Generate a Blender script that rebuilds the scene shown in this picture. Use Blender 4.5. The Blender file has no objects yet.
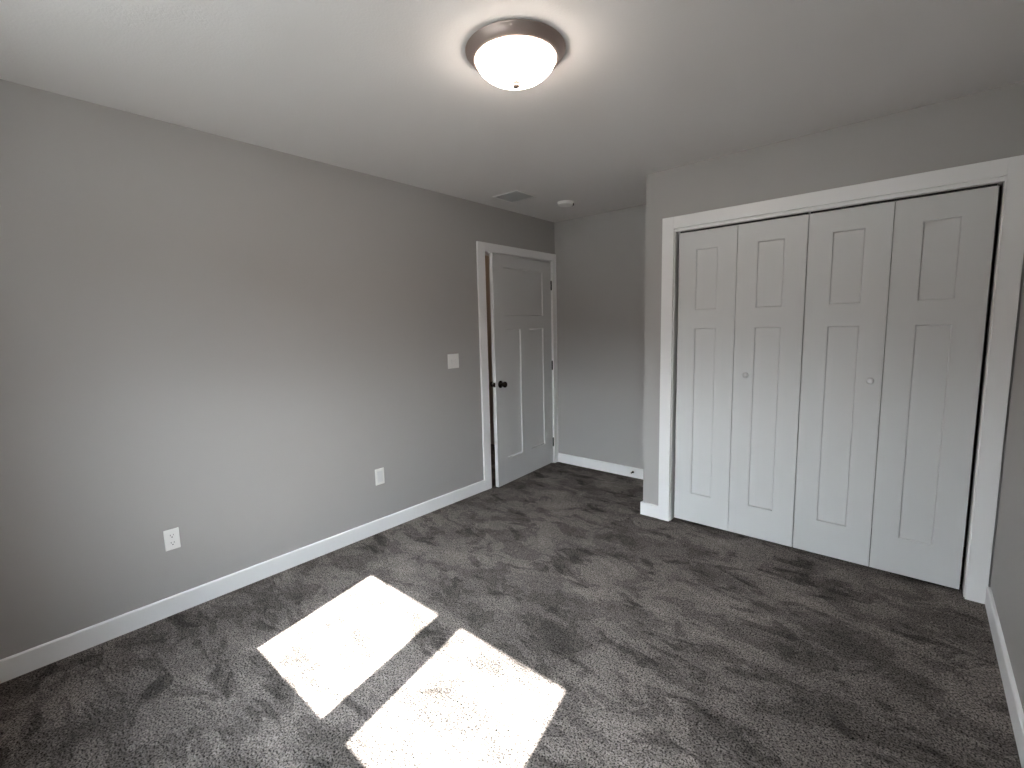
import bpy, bmesh, math, random
from mathutils import Vector, Matrix
random.seed(4)
S = bpy.context.scene
C = S.collection

# ------------------------------------------------------------------ dimensions (metres)
H = 2.44                      # ceiling height
D = 3.900                     # far wall (door nook)
DC = 3.155                    # closet wall
XC = 1.318                    # outer corner of the closet wall
W = 3.144                     # right wall
YN = -0.35                    # near wall (windows), behind the camera
TH = 0.12

# ------------------------------------------------------------------ camera
cam_d = bpy.data.cameras.new('camera')
cam = bpy.data.objects.new('camera', cam_d)
C.objects.link(cam)
S.camera = cam
cam_d.sensor_fit = 'HORIZONTAL'
cam_d.sensor_width = 36.0
cam_d.lens = 464.885 / 1024.0 * 36.0
cam_d.clip_start = 0.02
r_ = Vector((0.75431011, 0.65607907, -0.02401064))
u_ = Vector((-0.06161555, 0.10715742, 0.992331))
f_ = Vector((-0.65362052, 0.74704588, -0.1212546))
m_ = Matrix.Identity(4)
for i in range(3):
    m_[i][0] = r_[i]
    m_[i][1] = u_[i]
    m_[i][2] = -f_[i]
m_[0][3], m_[1][3], m_[2][3] = 2.8013, 0.0, 1.4177
cam.matrix_world = m_

# ------------------------------------------------------------------ world, sun, exposure
SUN_X, SUN_Z = -0.22, -1.12   # travel of the sunlight per metre of +y
world = bpy.data.worlds.new('sky')
S.world = world
world.use_nodes = True
wn = world.node_tree.nodes
wl = world.node_tree.links
wn.clear()
wo = wn.new('ShaderNodeOutputWorld')
wb = wn.new('ShaderNodeBackground')
wtc = wn.new('ShaderNodeTexCoord')
wsep = wn.new('ShaderNodeSeparateXYZ')
wr = wn.new('ShaderNodeValToRGB')
wr.color_ramp.elements[0].position = 0.0
wr.color_ramp.elements[0].color = (0.89, 0.94, 1.0, 1)
wr.color_ramp.elements[1].position = 0.9
wr.color_ramp.elements[1].color = (0.78, 0.88, 1.0, 1)
wb.inputs['Strength'].default_value = 1.0
# bright haze round the sun, falling off across the sky
wdot = wn.new('ShaderNodeVectorMath')
wdot.operation = 'DOT_PRODUCT'
wdot.inputs[1].default_value = Vector((-SUN_X, -1.0, -SUN_Z)).normalized()
wpow = wn.new('ShaderNodeMath')
wpow.operation = 'POWER'
wpow.inputs[1].default_value = 6.0
wpow.use_clamp = False
wmax = wn.new('ShaderNodeMath')
wmax.operation = 'MAXIMUM'
wmax.inputs[1].default_value = 0.0
wma = wn.new('ShaderNodeMath')
wma.operation = 'MULTIPLY_ADD'
wma.inputs[1].default_value = 42.0      # haze
wma.inputs[2].default_value = 2.5       # open sky
wmul = wn.new('ShaderNodeVectorMath')
wmul.operation = 'SCALE'
wl.new(wtc.outputs['Generated'], wdot.inputs[0])
wl.new(wdot.outputs['Value'], wmax.inputs[0])
wl.new(wmax.outputs[0], wpow.inputs[0])
wl.new(wpow.outputs[0], wma.inputs[0])
wl.new(wtc.outputs['Generated'], wsep.inputs[0])
wl.new(wsep.outputs['Z'], wr.inputs['Fac'])
wl.new(wr.outputs['Color'], wmul.inputs[0])
# unseen dark band added at the horizon, dimming skylight below about ten degrees
wband = wn.new('ShaderNodeMapRange')
wband.interpolation_type = 'SMOOTHSTEP'
wband.inputs['From Min'].default_value = 0.05
wband.inputs['From Max'].default_value = 0.22
wband.inputs['To Min'].default_value = 0.10
wband.inputs['To Max'].default_value = 1.0
wm2 = wn.new('ShaderNodeMath')
wm2.operation = 'MULTIPLY'
wl.new(wsep.outputs['Z'], wband.inputs['Value'])
wl.new(wma.outputs[0], wm2.inputs[0])
wl.new(wband.outputs['Result'], wm2.inputs[1])
wl.new(wm2.outputs[0], wmul.inputs['Scale'])
wl.new(wmul.outputs[0], wb.inputs['Color'])
wl.new(wb.outputs['Background'], wo.inputs['Surface'])

sun_d = bpy.data.lights.new('sun', 'SUN')
sun_d.energy = 47.0
sun_d.angle = math.radians(0.53)
sun_d.color = (1.0, 0.975, 0.95)
sun = bpy.data.objects.new('sun', sun_d)
C.objects.link(sun)
sun.rotation_euler = Vector((SUN_X, 1.0, SUN_Z)).to_track_quat('-Z', 'Y').to_euler()
sun.location = (2.0, -6.0, 8.0)

S.view_settings.view_transform = 'Standard'
S.view_settings.look = 'None'
S.view_settings.gamma = 1.0
S.view_settings.use_curve_mapping = False
S.view_settings.exposure = 1.27
S.cycles.use_denoising = True
S.cycles.max_bounces = 16
S.cycles.diffuse_bounces = 10
S.cycles.transparent_max_bounces = 12

# ------------------------------------------------------------------ materials
def mat(name, color, rough=0.6, metal=0.0, spec=0.5, bump=None, emit=None):
    m = bpy.data.materials.new(name)
    m.use_nodes = True
    n = m.node_tree.nodes
    l = m.node_tree.links
    b = n['Principled BSDF']
    b.inputs['Base Color'].default_value = (*color, 1)
    b.inputs['Roughness'].default_value = rough
    b.inputs['Metallic'].default_value = metal
    b.inputs['Specular IOR Level'].default_value = spec
    if emit:
        b.inputs['Emission Color'].default_value = (*emit[0], 1)
        b.inputs['Emission Strength'].default_value = emit[1]
    if bump:
        sc, st, dist = bump
        tc = n.new('ShaderNodeTexCoord')
        nz = n.new('ShaderNodeTexNoise')
        nz.inputs['Scale'].default_value = sc
        nz.inputs['Detail'].default_value = 4
        bp = n.new('ShaderNodeBump')
        bp.inputs['Strength'].default_value = st
        bp.inputs['Distance'].default_value = dist
        l.new(tc.outputs['Object'], nz.inputs['Vector'])
        l.new(nz.outputs['Fac'], bp.inputs['Height'])
        l.new(bp.outputs['Normal'], b.inputs['Normal'])
    return m

M = {}
M['wall'] = mat('greige_paint', (0.400, 0.384, 0.373), 0.55, spec=0.3, bump=(160, 0.25, 0.0015))
M['ceiling'] = mat('ceiling_paint', (0.71, 0.69, 0.685), 0.8, spec=0.2, bump=(120, 0.35, 0.002))
M['trim'] = mat('white_trim_paint', (0.84, 0.83, 0.83), 0.35)
M['door'] = mat('white_door_paint', (0.64, 0.635, 0.635), 0.42, bump=(90, 0.05, 0.001))
M['white'] = mat('white_plastic', (0.80, 0.79, 0.77), 0.3)
M['shade_white'] = mat('grey_white_plastic', (0.70, 0.70, 0.70), 0.4)
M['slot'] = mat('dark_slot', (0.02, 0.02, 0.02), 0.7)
M['vent_back'] = mat('grey_duct_screen', (0.60, 0.60, 0.60), 0.8)
M['bronze'] = mat('oil_rubbed_bronze', (0.035, 0.028, 0.024), 0.2, metal=0.9)
M['nickel'] = mat('brushed_nickel_bronze', (0.42, 0.34, 0.31), 0.45, metal=0.8)
M['finial'] = mat('finial_metal', (0.16, 0.125, 0.11), 0.5, metal=0.6)
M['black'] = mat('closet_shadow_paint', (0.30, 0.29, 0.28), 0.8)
M['track'] = mat('dark_track', (0.03, 0.03, 0.03), 0.5, metal=0.6)
M['vinyl'] = mat('white_vinyl', (0.80, 0.80, 0.79), 0.4)
M['ground'] = mat('dry_grass_ground', (0.11, 0.11, 0.105), 0.9, bump=(3, 0.5, 0.05))
M['hall_dark'] = mat('dark_hall_panel', (0.022, 0.012, 0.010), 0.5)
M['hall_wall'] = mat('hall_paint', (0.42, 0.36, 0.30), 0.6)

g = bpy.data.materials.new('frosted_glass_lit')
g.use_nodes = True
gb = g.node_tree.nodes['Principled BSDF']
gb.inputs['Base Color'].default_value = (0.9, 0.86, 0.80, 1)
gb.inputs['Roughness'].default_value = 0.35
gb.inputs['Emission Color'].default_value = (1.0, 0.875, 0.76, 1)
gb.inputs['Emission Strength'].default_value = 14.5
M['lamp_glass'] = g

g = bpy.data.materials.new('window_glass')
g.use_nodes = True
n = g.node_tree.nodes
l = g.node_tree.links
n.clear()
o_ = n.new('ShaderNodeOutputMaterial')
mx = n.new('ShaderNodeMixShader')
tr = n.new('ShaderNodeBsdfTransparent')
tr.inputs['Color'].default_value = (0.93, 0.95, 0.94, 1)
gl = n.new('ShaderNodeBsdfGlossy')
gl.inputs['Roughness'].default_value = 0.0
mx.inputs['Fac'].default_value = 0.07
l.new(tr.outputs[0], mx.inputs[1])
l.new(gl.outputs[0], mx.inputs[2])
l.new(mx.outputs[0], o_.inputs['Surface'])
M['glass'] = g

def carpet_material():
    m = bpy.data.materials.new('dark_grey_carpet')
    m.use_nodes = True
    n = m.node_tree.nodes
    l = m.node_tree.links
    b = n['Principled BSDF']
    b.inputs['Roughness'].default_value = 0.95
    b.inputs['Specular IOR Level'].default_value = 0.05
    b.inputs['Sheen Weight'].default_value = 0.0
    b.inputs['Sheen Roughness'].default_value = 0.6
    tc = n.new('ShaderNodeTexCoord')
    def noise(scale, detail, rough=0.5, dist=0.0, vec=None):
        z = n.new('ShaderNodeTexNoise')
        z.inputs['Scale'].default_value = scale
        z.inputs['Detail'].default_value = detail
        z.inputs['Roughness'].default_value = rough
        z.inputs['Distortion'].default_value = dist
        l.new(vec or tc.outputs['Object'], z.inputs['Vector'])
        return z
    def ramp(src, pts):
        r = n.new('ShaderNodeValToRGB')
        e = r.color_ramp.elements
        e[0].position, e[1].position = pts[0][0], pts[-1][0]
        for p, v in pts[1:-1]:
            e.new(p)
        for k, (p, v) in enumerate(pts):
            e[k].color = (v, v, v, 1)
        l.new(src, r.inputs['Fac'])
        return r
    def mul(a, c, f=1.0):
        x = n.new('ShaderNodeMix')
        x.data_type = 'RGBA'
        x.blend_type = 'MULTIPLY'
        x.inputs['Factor'].default_value = f
        l.new(a, x.inputs[6])
        l.new(c, x.inputs[7])
        return x.outputs[2]
    # tufts
    vor = n.new('ShaderNodeTexVoronoi')
    vor.inputs['Scale'].default_value = 210
    l.new(tc.outputs['Object'], vor.inputs['Vector'])
    tuft = ramp(vor.outputs['Distance'], [(0.1, 1.12), (0.75, 0.62)])
    fine = ramp(noise(150, 3, 0.7).outputs['Fac'], [(0.415, 0.12), (0.45, 0.55), (0.49, 1.03), (0.66, 1.35)])
    medium = ramp(noise(42, 4, 0.65).outputs['Fac'], [(0.32, 0.80), (0.68, 1.18)])
    # pile laid one way or the other: broad brushed patches with ragged edges
    mp = n.new('ShaderNodeMapping')
    mp.inputs['Rotation'].default_value = (0, 0, 0.9)
    mp.inputs['Scale'].default_value = (1.0, 1.7, 1.0)
    l.new(tc.outputs['Object'], mp.inputs['Vector'])
    patch = ramp(noise(3.1, 8, 0.62, 0.5, mp.outputs[0]).outputs['Fac'], [(0.34, 0.50), (0.435, 0.78), (0.462, 0.60), (0.485, 1.0), (0.57, 1.0), (0.585, 1.16), (0.70, 1.28)])
    mp2 = n.new('ShaderNodeMapping')
    mp2.inputs['Rotation'].default_value = (0, 0, -0.55)
    mp2.inputs['Scale'].default_value = (1.0, 2.4, 1.0)
    l.new(tc.outputs['Object'], mp2.inputs['Vector'])
    streak = ramp(noise(3.4, 5, 0.6, 0.8, mp2.outputs[0]).outputs['Fac'], [(0.30, 0.45), (0.40, 0.66), (0.425, 1.0), (0.8, 1.08)])
    mp3 = n.new('ShaderNodeMapping')
    mp3.inputs['Location'].default_value = (3.7, 1.9, 0)
    mp3.inputs['Rotation'].default_value = (0, 0, 0.3)
    l.new(tc.outputs['Object'], mp3.inputs['Vector'])
    broad = ramp(noise(1.5, 7, 0.58, 0.9, mp3.outputs[0]).outputs['Fac'], [(0.40, 0.76), (0.47, 0.84), (0.485, 0.98), (0.62, 1.08)])
    base = n.new('ShaderNodeRGB')
    base.outputs[0].default_value = (0.246, 0.212, 0.195, 1)
    c = mul(base.outputs[0], tuft.outputs[0])
    c = mul(c, fine.outputs[0])
    c = mul(c, medium.outputs[0])
    c = mul(c, patch.outputs[0])
    c = mul(c, streak.outputs[0])
    c = mul(c, broad.outputs[0])
    l.new(c, b.inputs['Base Color'])
    bp = n.new('ShaderNodeBump')
    bp.inputs['Strength'].default_value = 0.7
    bp.inputs['Distance'].default_value = 0.004
    l.new(fine.outputs[0], bp.inputs['Height'])
    bp2 = n.new('ShaderNodeBump')
    bp2.inputs['Strength'].default_value = 0.35
    bp2.inputs['Distance'].default_value = 0.012
    l.new(patch.outputs[0], bp2.inputs['Height'])
    l.new(bp.outputs['Normal'], bp2.inputs['Normal'])
    l.new(bp2.outputs['Normal'], b.inputs['Normal'])
    return m
M['carpet'] = carpet_material()

# ------------------------------------------------------------------ mesh helpers
def add_box(bm, x0, x1, y0, y1, z0, z1, mi=0):
    vs = [bm.verts.new((x, y, z)) for x in (x0, x1) for y in (y0, y1) for z in (z0, z1)]
    for q in ((0, 1, 3, 2), (4, 6, 7, 5), (0, 4, 5, 1), (2, 3, 7, 6), (0, 2, 6, 4), (1, 5, 7, 3)):
        f = bm.faces.new([vs[k] for k in q])
        f.material_index = mi
    return vs

def add_prism(bm, pts, axis, a, b, mi=0):
    """Closed 2D outline pts swept along an axis from a to b (pts are the other two coordinates in order)."""
    def P(p, t):
        return {0: (t, p[0], p[1]), 1: (p[0], t, p[1]), 2: (p[0], p[1], t)}[axis]
    A = [bm.verts.new(P(p, a)) for p in pts]
    B = [bm.verts.new(P(p, b)) for p in pts]
    k = len(pts)
    fs = [bm.faces.new(A), bm.faces.new(B[::-1])]
    for i in range(k):
        fs.append(bm.faces.new((A[i], B[i], B[(i + 1) % k], A[(i + 1) % k])))
    for f in fs:
        f.material_index = mi

def add_lathe(bm, prof, seg=48, mat4=None, mi=0):
    """prof: list of (radius, height) around local z."""
    mat4 = mat4 or Matrix.Identity(4)
    rings = []
    for r, h in prof:
        if r < 1e-6:
            rings.append([bm.verts.new(mat4 @ Vector((0, 0, h)))])
        else:
            rings.append([bm.verts.new(mat4 @ Vector((r * math.cos(2 * math.pi * k / seg), r * math.sin(2 * math.pi * k / seg), h))) for k in range(seg)])
    for a, b in zip(rings, rings[1:]):
        for k in range(seg):
            k2 = (k + 1) % seg
            vs = [a[k % len(a)], a[k2 % len(a)], b[k2 % len(b)], b[k % len(b)]]
            vs2 = []
            for v in vs:
                if v not in vs2:
                    vs2.append(v)
            if len(vs2) > 2:
                f = bm.faces.new(vs2)
                f.material_index = mi
                f.smooth = True

def obj(name, bm, mats, parent=None, bevel=0.0, smooth_angle=None, seg=2):
    bmesh.ops.recalc_face_normals(bm, faces=bm.faces)
    me = bpy.data.meshes.new(name)
    bm.to_mesh(me)
    bm.free()
    for m in (mats if isinstance(mats, (list, tuple)) else [mats]):
        me.materials.append(m)
    o = bpy.data.objects.new(name, me)
    C.objects.link(o)
    if parent:
        o.parent = parent
    if bevel:
        b = o.modifiers.new('bevel', 'BEVEL')
        b.width = bevel
        b.segments = seg
        b.limit_method = 'ANGLE'
        b.angle_limit = math.radians(40)
    return o

def struct(name, bm, mats, parent=None, bevel=0.0, label=None):
    o = obj(name, bm, mats, parent, bevel)
    if not parent:
        o['kind'] = 'structure'
        if label:
            o['label'] = label
    return o

def tag(o, label, cat, group=None, kind=None):
    o['label'] = label
    o['category'] = cat
    if group:
        o['group'] = group
    if kind:
        o['kind'] = kind
    return o

def empty(name, loc, rot=(0, 0, 0)):
    o = bpy.data.objects.new(name, None)
    C.objects.link(o)
    o.location = loc
    o.rotation_euler = rot
    o.empty_display_size = 0.1
    return o

def boxes(*bs):
    bm = bmesh.new()
    for b in bs:
        add_box(bm, *b)
    return bm

# ------------------------------------------------------------------ room shell
HALL_X = -1.35
struct('floor', boxes((HALL_X, W + TH, YN - TH, D + TH, -0.1, 0.0)), M['carpet'], label='dark grey cut pile carpet with footprints and brushed patches')
struct('ceiling', boxes((HALL_X, W + TH, YN - TH, D + TH, H, H + 0.12)), M['ceiling'], label='off-white painted ceiling')

# door opening in the left wall
OY0, OY1, OZ = 2.872, 3.838, 2.062
struct('wall_left', boxes((-TH, 0, YN - TH, OY0, 0, H), (-TH, 0, OY1, D + TH, 0, H), (-TH, 0, OY0, OY1, OZ, H)), M['wall'])
struct('wall_far', boxes((0, W + TH, D, D + TH, 0, H)), M['wall'])
struct('wall_right', boxes((W, W + TH, YN - TH, D, 0, H)), M['wall'])
# closet wall: front face with its opening, and the return into the nook
CX0, CX1, CZ = 1.512, 3.080, 2.056
struct('wall_closet', boxes((XC, CX0, DC, DC + TH, 0, H), (CX1, W, DC, DC + TH, 0, H), (CX0, CX1, DC, DC + TH, CZ, H),
                            (XC, XC + TH, DC + TH, D, 0, H)), M['wall'])
# near wall with the two window openings
FY0, FY1 = YN - 0.10, YN - 0.06          # outer and inner plane of the sash frames
WZ1 = -SUN_Z * (1.366 - FY0)
WZ0 = -SUN_Z * (0.690 - FY1)
WX = []
for px0, px1 in ((0.477, 1.075), (1.243, 1.842)):
    WX.append((px0 - SUN_X * (1.366 - FY1), px1 - SUN_X * (1.366 - FY0)))
FW = 0.05
HX0, HX1 = WX[0][0] - FW, WX[1][1] + FW
MX0, MX1 = WX[0][1] + FW, WX[1][0] - FW
HZ0, HZ1 = WZ0 - 0.085, WZ1 + FW
struct('wall_near', boxes((0, HX0, YN - TH, YN, 0, H), (HX1, W, YN - TH, YN, 0, H), (HX0, HX1, YN - TH, YN, 0, HZ0),
                          (HX0, HX1, YN - TH, YN, HZ1, H), (MX0, MX1, YN - TH, YN, HZ0, HZ1)), M['wall'])
for i, (x0, x1) in enumerate(WX):
    e = empty('window_%d' % (i + 1), (x0 / 2 + x1 / 2, YN, HZ0))
    e['kind'] = 'structure'
    ox, oy, oz = e.location
    a0, a1 = x0 - FW, x1 + FW
    fr = boxes(*[(p - ox, q - ox, FY0 - oy, FY1 - oy, r - oz, s - oz) for p, q, r, s in
                 ((a0, x0, HZ0, HZ1), (x1, a1, HZ0, HZ1), (x0, x1, HZ0, WZ0), (x0, x1, WZ1, HZ1))])
    obj('window_frame', fr, M['vinyl'], e)
    obj('pane', boxes((x0 - ox, x1 - ox, FY0 + 0.012 - oy, FY0 + 0.016 - oy, WZ0 - oz, WZ1 - oz)), M['glass'], e)
# trim round the double window
cw = 0.08
struct('trim_3', boxes((HX0 - cw, HX0, YN, YN + 0.018, HZ0 - cw, HZ1 + cw), (HX1, HX1 + cw, YN, YN + 0.018, HZ0 - cw, HZ1 + cw),
                       (HX0, HX1, YN, YN + 0.018, HZ1, HZ1 + cw), (HX0, HX1, YN, YN + 0.018, HZ0 - cw, HZ0),
                       (MX0, MX1, YN, YN + 0.018, HZ0, HZ1)), M['trim'], bevel=0.002)

# closet interior
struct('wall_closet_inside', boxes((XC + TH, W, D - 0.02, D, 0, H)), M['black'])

# hallway behind the door
struct('wall_hall', boxes((HALL_X - TH, HALL_X, 1.2, D + 1.2, 0, H), (HALL_X, -TH, 1.2, 1.3, 0, H), (HALL_X, -TH, D + TH, D + TH + 0.1, 0, H)), M['hall_wall'])
struct('trim_4', boxes((HALL_X, HALL_X + 0.02, 1.3, D + TH, 0, 1.5)), M['hall_dark'])  # dark panel over the lower part of the hall wall
hl = bpy.data.lights.new('hall_bulb', 'POINT')
hl.energy = 1.6
hl.color = (1.0, 0.80, 0.64)
hl.shadow_soft_size = 0.08
ho = bpy.data.objects.new('hall_bulb', hl)
C.objects.link(ho)
ho.location = (-0.75, 2.9, 2.25)

# ground outside
struct('ground', boxes((-30, 30, -60, YN - TH - 0.02, -0.6, -0.5)), M['ground'])

# ------------------------------------------------------------------ baseboards
BH, BT = 0.095, 0.014
def bb_profile(s=1):      # (offset from wall, height)
    return [(0, 0), (BT, 0), (BT, BH - 0.004), (BT - 0.004, BH), (0, BH)]
def baseboard(name, axis, a, b, wall, sign):
    bm = bmesh.new()
    pts = [(wall + sign * p, h) for p, h in bb_profile()]
    add_prism(bm, pts, axis, a, b)
    return struct(name, bm, M['trim'])
baseboard('baseboard_left', 1, YN, 2.794, 0.0, 1)
baseboard('baseboard_far', 0, 0.0, XC, D, -1)
baseboard('baseboard_right', 1, YN, DC - 0.018, W, -1)
baseboard('baseboard_near', 0, BT, W - BT, YN, 1)
bm = bmesh.new()
add_prism(bm, [(DC - p, h) for p, h in bb_profile()], 0, XC - BT, 1.444)
add_prism(bm, [(XC - p, h) for p, h in bb_profile()], 1, DC - BT * 0.5, D - BT)
struct('baseboard_closet', bm, M['trim'])

# ------------------------------------------------------------------ casings and jambs
# hall door: flat casing, jamb lining, stop
J0, J1, JZ = OY0 + 0.016, OY1 - 0.016, OZ - 0.012
bm = boxes((0, 0.018, 2.794, 2.878, 0, 2.128), (0, 0.018, 3.832, D - 0.001, 0, 2.128), (0, 0.018, 2.878, 3.832, 2.056, 2.128))
add_box(bm, -TH, 0.0005, OY0, J0, 0, OZ)
add_box(bm, -TH, 0.0005, J1, OY1, 0, OZ)
add_box(bm, -TH, 0.0005, J0, J1, JZ, OZ)
add_box(bm, -0.075, -0.040, J0, J0 + 0.011, 0, JZ)
add_box(bm, -0.075, -0.040, J1 - 0.011, J1, 0, JZ)
add_box(bm, -0.075, -0.040, J0 + 0.011, J1 - 0.011, JZ - 0.011, JZ)
struct('trim_1', bm, M['trim'], bevel=0.0015, label='white casing around the hall door')

KX0, KX1, KZ = 1.528, 3.054, 2.026        # closet clear opening
TC = 0.018
bm = boxes((1.444, 1.523, DC - TC, DC, 0, 2.122), (3.058, 3.135, DC - TC, DC, 0, 2.122), (1.523, 3.058, DC - TC, DC, 2.045, 2.122))
add_box(bm, CX0, KX0, DC, DC + TH, 0, CZ)
add_box(bm, KX1, CX1, DC, DC + TH, 0, CZ)
add_box(bm, KX0, KX1, DC, DC + TH, KZ, CZ)
struct('trim_2', bm, M['trim'], bevel=0.0015, label='white casing around the bifold closet doors')

# ------------------------------------------------------------------ panelled leaves
def add_panel_leaf(bm, w, h, t, panels, depth=0.008, slope=0.006, both=True):
    """Leaf in local x (width 0..w), z (0..h); front face at y = 0 facing -y, back face at y = t. Recessed flat panels."""
    xs = sorted({0.0, w} | {v for p in panels for v in p[:2]})
    zs = sorted({0.0, h} | {v for p in panels for v in p[2:]})
    def face_side(y, s):
        V = {}
        def v(x, z):
            if (x, z) not in V:
                V[(x, z)] = bm.verts.new((x, y, z))
            return V[(x, z)]
        for i in range(len(xs) - 1):
            for j in range(len(zs) - 1):
                cx, cz = (xs[i] + xs[i + 1]) / 2, (zs[j] + zs[j + 1]) / 2
                if any(p[0] < cx < p[1] and p[2] < cz < p[3] for p in panels) and (s > 0 or both):
                    continue
                bm.faces.new((v(xs[i], zs[j]), v(xs[i + 1], zs[j]), v(xs[i + 1], zs[j + 1]), v(xs[i], zs[j + 1])))
        if s > 0 or both:
            for a, b, c, d in panels:
                ox = [x for x in xs if a <= x <= b]
                oz = [z for z in zs if c <= z <= d]
                outer = [(x, c) for x in ox] + [(b, z) for z in oz[1:]] + [(x, d) for x in ox[::-1][1:]] + [(a, z) for z in oz[::-1][1:-1]]
                inner = []
                for x, z in outer:
                    inner.append(bm.verts.new((min(max(x, a + slope), b - slope), y + s * depth, min(max(z, c + slope), d - slope))))
                k = len(outer)
                for q in range(k):
                    q2 = (q + 1) % k
                    bm.faces.new((v(*outer[q]), v(*outer[q2]), inner[q2], inner[q]))
                bm.faces.new(inner)
        return V
    A = face_side(0.0, 1)
    B = face_side(t, -1)
    ring = [(x, 0.0) for x in xs] + [(w, z) for z in zs[1:]] + [(x, h) for x in xs[::-1][1:]] + [(0.0, z) for z in zs[::-1][1:-1]]
    for q in range(len(ring)):
        p0, p1 = ring[q], ring[(q + 1) % len(ring)]
        bm.faces.new((A[p0], A[p1], B[p1], B[p0]))

# ---- hall door, hinged at the far jamb, standing slightly ajar into the room
ANG = math.radians(4.5)
dw, dh, dt = 0.914, 2.027, 0.035
hall = empty('door_1', (0.004, 3.816, 0.0), (0, 0, math.radians(-90) + ANG))
hall['kind'] = 'structure'
hall['label'] = 'white three-panel hall door standing slightly ajar'
# local +x runs from the hinge to the latch edge; local -y... front (room side) must face +x world
# With rotation -90+ANG: local x -> world (sin, -cos); local y -> world (+x). The room face is therefore the +y side.
bm = bmesh.new()
add_panel_leaf(bm, dw, dh, dt, [(0.147, 0.772, 1.507, 1.923), (0.147, 0.388, 0.228, 1.388), (0.531, 0.772, 0.228, 1.388)], 0.009, 0.007)
for v in bm.verts:
    v.co.y -= dt
    v.co.z += 0.012
obj('door_leaf', bm, M['door'], hall)
# knob both sides
kx, kz = dw - 0.062, 0.925
for s in (1, -1):
    y0 = 0.0 if s > 0 else -dt
    m4 = Matrix.Translation((kx, y0, kz)) @ Matrix.Rotation(-s * math.pi / 2, 4, 'X')
    bm = bmesh.new()
    add_lathe(bm, [(0, 0), (0.033, 0), (0.033, 0.004), (0.030, 0.008), (0.015, 0.010), (0.011, 0.016), (0.011, 0.028), (0.017, 0.033),
                   (0.025, 0.040), (0.0275, 0.049), (0.0255, 0.058), (0.018, 0.064), (0.008, 0.0665), (0, 0.067)], 32, m4)
    kn = obj('door_knob', bm, M['bronze'], hall)
    kn['label'] = 'dark bronze round door knob'
bm = bmesh.new()
add_box(bm, dw - 0.0005, dw + 0.0015, -dt + 0.006, -0.006, kz - 0.020, kz + 0.020)
add_prism(bm, [(dw + 0.001, -dt / 2 - 0.008), (dw + 0.012, -dt / 2 - 0.008), (dw + 0.003, -dt / 2 + 0.008), (dw + 0.001, -dt / 2 + 0.008)], 2, kz - 0.008, kz + 0.008)
la = obj('latch', bm, M['bronze'], hall)
for hz in (0.228, 1.024, 1.820):
    bm = bmesh.new()
    add_lathe(bm, [(0, -0.048), (0.003, -0.048), (0.0062, -0.0445)] + [p for k in range(5) for p in ((0.0062, -0.0445 + k * 0.0178), (0.0062, -0.0277 + k * 0.0178), (0.0050, -0.0272 + k * 0.0178))] + [(0.003, 0.048), (0, 0.048)],
              16, Matrix.Translation((-0.003, 0.006, hz)))
    add_box(bm, -0.009, 0.0003, -0.030, 0.004, hz - 0.0445, hz + 0.0445)
    obj('hinge', bm, M['bronze'], hall)

# ---- bifold closet doors: two hinged pairs
edges = [1.5425, 1.912, 2.2895, 2.668, 3.0405]
cz0, czh, ct = 0.022, 1.993, 0.030
PY = DC + 0.030
for pair in range(2):
    e = empty('door_%d' % (2 + pair), (edges[pair * 2], PY, 0.0))
    e['kind'] = 'structure'
    e['label'] = ('left pair of white bifold closet door panels', 'right pair of white bifold closet door panels beside the right wall')[pair]
    for q in range(2):
        i = pair * 2 + q
        gap = 0.0016
        xa, xb = edges[i] + gap, edges[i + 1] - gap
        if i == 1:
            xb -= 0.001
        if i == 2:
            xa += 0.001
        w = xb - xa
        bm = bmesh.new()
        mg = 0.115
        add_panel_leaf(bm, w, czh, ct, [(mg, w - mg, 1.480, 1.876), (mg, w - mg, 0.204, 1.358)], 0.007, 0.005, both=False)
        for v in bm.verts:
            v.co.x += xa - edges[pair * 2]
            v.co.z += cz0
        p = obj('door_panel', bm, M['door'], e, bevel=0.0)
        if i in (1, 2):
            kxw = 1.992 if i == 1 else 2.617
            m4 = Matrix.Translation((kxw - edges[pair * 2], 0, 1.082)) @ Matrix.Rotation(math.pi / 2, 4, 'X')
            bm = bmesh.new()
            add_lathe(bm, [(0, 0), (0.011, 0), (0.009, 0.006), (0.008, 0.011), (0.0125, 0.016), (0.017, 0.021), (0.0175, 0.026), (0.0155, 0.030), (0.009, 0.0325), (0, 0.033)], 28, m4)
            k = obj('knob', bm, M['door'], p)
            k['label'] = 'round white wooden knob'
    if True:
        xa, xb = edges[pair * 2], edges[pair * 2 + 2]
        obj('top_track', boxes((0.006, xb - xa - 0.006, 0.002, 0.026, cz0 + czh + 0.0045, KZ)), M['track'], e)

# ------------------------------------------------------------------ ceiling light
LX, LY = 1.600, 1.438
light = tag(empty('ceiling_light', (LX, LY, H)), 'round flush ceiling light with bronze ring and glowing frosted bowl', 'light')
bm = bmesh.new()
add_lathe(bm, [(0.0, -0.0005), (0.184, -0.0005), (0.1865, -0.0025), (0.186, -0.005), (0.182, -0.008), (0.178, -0.014), (0.171, -0.023), (0.164, -0.031),
               (0.158, -0.035), (0.153, -0.036), (0.150, -0.033), (0.149, -0.024), (0.0, -0.022)], 96)
o = obj('pan', bm, M['nickel'], light)
o['label'] = 'brushed bronze pan ring'
bm = bmesh.new()
prof = []
for k in range(19):
    t = k / 18 * math.pi / 2
    prof.append((0.148 * math.cos(t) ** 0.98 if k < 18 else 0.0, -0.034 - 0.076 * math.sin(t) ** 1.15))
add_lathe(bm, [(0.148, -0.026)] + prof, 96)
o = obj('glass_bowl', bm, M['lamp_glass'], light)
o['label'] = 'glowing white frosted glass bowl'
bm = bmesh.new()
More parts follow.
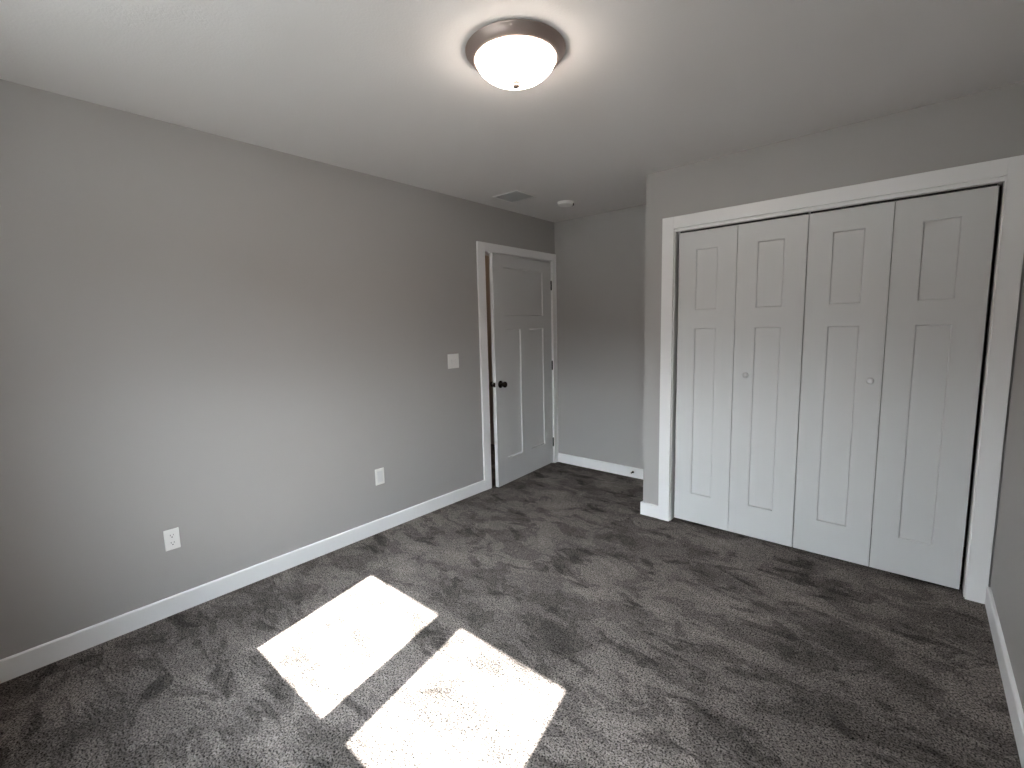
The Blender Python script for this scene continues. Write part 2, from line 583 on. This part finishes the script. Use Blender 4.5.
add_lathe(bm, [(0, -0.108), (0.014, -0.108), (0.0145, -0.112), (0.0110, -0.115), (0.0125, -0.119), (0.0130, -0.123), (0.0100, -0.128), (0.004, -0.131), (0, -0.131)], 24)
obj('finial', bm, M['finial'], light)

# ------------------------------------------------------------------ ceiling register and smoke detector
vx0, vx1, vy0, vy1 = 0.205, 0.462, 2.782, 3.022
vent = tag(empty('ceiling_vent', ((vx0 + vx1) / 2, (vy0 + vy1) / 2, H)), 'square grey louvred air vent in the ceiling near the hall door', 'vent')
hw, hd = (vx1 - vx0) / 2, (vy1 - vy0) / 2
bm = boxes((-hw, hw, -hd, -hd + 0.012, -0.006, 0), (-hw, hw, hd - 0.012, hd, -0.006, 0), (-hw, -hw + 0.012, -hd + 0.012, hd - 0.012, -0.006, 0), (hw - 0.012, hw, -hd + 0.012, hd - 0.012, -0.006, 0))
obj('vent_frame', bm, M['white'], vent, bevel=0.002)
bm = bmesh.new()
ns = 16
for k in range(ns):
    x = -hw + 0.016 + (2 * hw - 0.032) * (k + 0.5) / ns
    add_prism(bm, [(x - 0.006, -0.0005), (x + 0.005, -0.0105), (x + 0.006, -0.0095), (x - 0.005, 0.0)], 1, -hd + 0.011, hd - 0.011)
obj('louvre', bm, M['shade_white'], vent)
obj('backing', boxes((-hw + 0.011, hw - 0.011, -hd + 0.011, hd - 0.011, -0.0012, -0.0002)), M['vent_back'], vent)

sm = tag(empty('smoke_detector', (0.515, 3.350, H)), 'small round white smoke detector on the ceiling near the far wall', 'smoke detector')
bm = bmesh.new()
add_lathe(bm, [(0, 0), (0.070, 0), (0.070, -0.005), (0.067, -0.007), (0, -0.007)], 48)
obj('mounting_plate', bm, M['white'], sm)
bm = bmesh.new()
add_lathe(bm, [(0.0, -0.006), (0.064, -0.006), (0.062, -0.012), (0.066, -0.014), (0.064, -0.022), (0.052, -0.027), (0.02, -0.029), (0, -0.029)], 48)
obj('cover', bm, M['white'], sm)
bm = bmesh.new()  # row of small dark blocks along one side of the cover rim
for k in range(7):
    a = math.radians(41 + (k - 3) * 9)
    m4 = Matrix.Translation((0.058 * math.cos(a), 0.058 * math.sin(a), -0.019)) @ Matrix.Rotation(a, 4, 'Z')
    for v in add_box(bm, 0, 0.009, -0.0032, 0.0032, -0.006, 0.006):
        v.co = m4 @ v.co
o = obj('dark_rim_blocks', bm, M['slot'], sm)
o['label'] = 'dark blocks along one side of the rim'

# ------------------------------------------------------------------ wall plates on the left wall
def plate(name, y, z, w, h, label, cat, group=None):
    e = tag(empty(name, (0, y, z)), label, cat, group)
    bm = boxes((0, 0.006, -w / 2, w / 2, -h / 2, h / 2))
    obj('cover_plate', bm, M['white'], e, bevel=0.003)
    return e
def screw(e, y, z):
    bm = bmesh.new()
    add_lathe(bm, [(0, 0.0055), (0.0032, 0.0055), (0.0030, 0.0070), (0, 0.0075)], 12, Matrix.Translation((0, y, z)) @ Matrix.Rotation(math.pi / 2, 4, 'Y'))
    obj('screw', bm, M['white'], e)

def outlet(e):
    for s in (1, -1):
        cz = s * 0.0195
        bm = bmesh.new()
        pts = []
        for k in range(28):
            a = 2 * math.pi * k / 28
            pts.append((max(-0.0165, min(0.0165, 0.0175 * math.cos(a))), cz + max(-0.0135, min(0.0135, 0.0175 * math.sin(a)))))
        uniq = []
        for p in pts:
            if not uniq or (abs(p[0] - uniq[-1][0]) + abs(p[1] - uniq[-1][1])) > 1e-5:
                uniq.append(p)
        add_prism(bm, uniq, 0, 0.0055, 0.0082)
        rc = obj('receptacle', bm, M['white'], e)
        bm = bmesh.new()
        add_box(bm, 0.0081, 0.0086, -0.0075, -0.0055, cz + 0.000, cz + 0.0085)
        add_box(bm, 0.0081, 0.0086, 0.0055, 0.0073, cz + 0.001, cz + 0.0080)
        add_prism(bm, [(0.0028 * math.cos(2 * math.pi * k / 14), cz - 0.0065 + 0.0028 * math.sin(2 * math.pi * k / 14)) for k in range(14)], 0, 0.0081, 0.0086)
        obj('slot', bm, M['slot'], rc)
    screw(e, 0, 0)
e = plate('power_outlet', 0.547, 0.390, 0.065, 0.108, 'white duplex power outlet low on the left wall, nearest the camera', 'outlet')
outlet(e)

e = plate('wall_plate', 1.763, 0.398, 0.072, 0.116, 'blank-faced white wall plate with rectangular insert, low on left wall', 'wall plate')
obj('insert', boxes((0.0055, 0.0075, -0.0215, 0.0215, -0.0400, 0.0400)), M['shade_white'], e, bevel=0.001)
screw(e, 0, 0.050)
screw(e, 0, -0.050)

e = plate('light_switch', 2.492, 1.160, 0.116, 0.116, 'white double light switch on the left wall beside the hall door', 'light switch')
for s in (-1, 1):
    cy = s * 0.023
    obj('switch_opening', boxes((0.0056, 0.0064, cy - 0.0055, cy + 0.0055, -0.0125, 0.0125)), M['shade_white'], e)
    up = s
    bm = bmesh.new()
    add_prism(bm, [(0.006, -0.006), (0.006, 0.006), (0.016, 0.004 + up * 0.007), (0.016, -0.001 + up * 0.007)] if True else [], 1, cy - 0.0035, cy + 0.0035)
    obj('toggle', bm, M['white'], e, bevel=0.0008)
    screw(e, cy, 0.030)
    screw(e, cy, -0.030)

# ------------------------------------------------------------------ spring door stop on the far baseboard
ds = tag(empty('door_stop', (0.872, D - BT, 0.052)), 'small metal spring door stop on the far white baseboard', 'door stop')
RX = Matrix.Rotation(math.pi / 2, 4, 'X')
bm = bmesh.new()
add_lathe(bm, [(0, 0), (0.011, 0), (0.011, 0.003), (0.007, 0.006), (0, 0.006)], 20, RX)
obj('base', bm, M['bronze'], ds)
bm = bmesh.new()
turns, sg, rr, wr_ = 13, 12, 0.0050, 0.0011
prev = None
for k in range(turns * sg + 1):
    a = 2 * math.pi * k / sg
    y = 0.004 + 0.050 * k / (turns * sg)
    ring = []
    for q in range(5):
        b = 2 * math.pi * q / 5
        r0 = rr + wr_ * math.cos(b)
        ring.append(bm.verts.new(RX @ Vector((r0 * math.cos(a), r0 * math.sin(a), y + wr_ * math.sin(b)))))
    if prev:
        for q in range(5):
            bm.faces.new((prev[q], prev[(q + 1) % 5], ring[(q + 1) % 5], ring[q]))
    prev = ring
obj('spring', bm, M['bronze'], ds)
bm = bmesh.new()
add_lathe(bm, [(0, 0.052), (0.0065, 0.052), (0.0080, 0.056), (0.0080, 0.064), (0.0060, 0.067), (0, 0.068)], 20, RX)
o = obj('bumper', bm, M['white'], ds)
o['label'] = 'white rubber bumper tip'
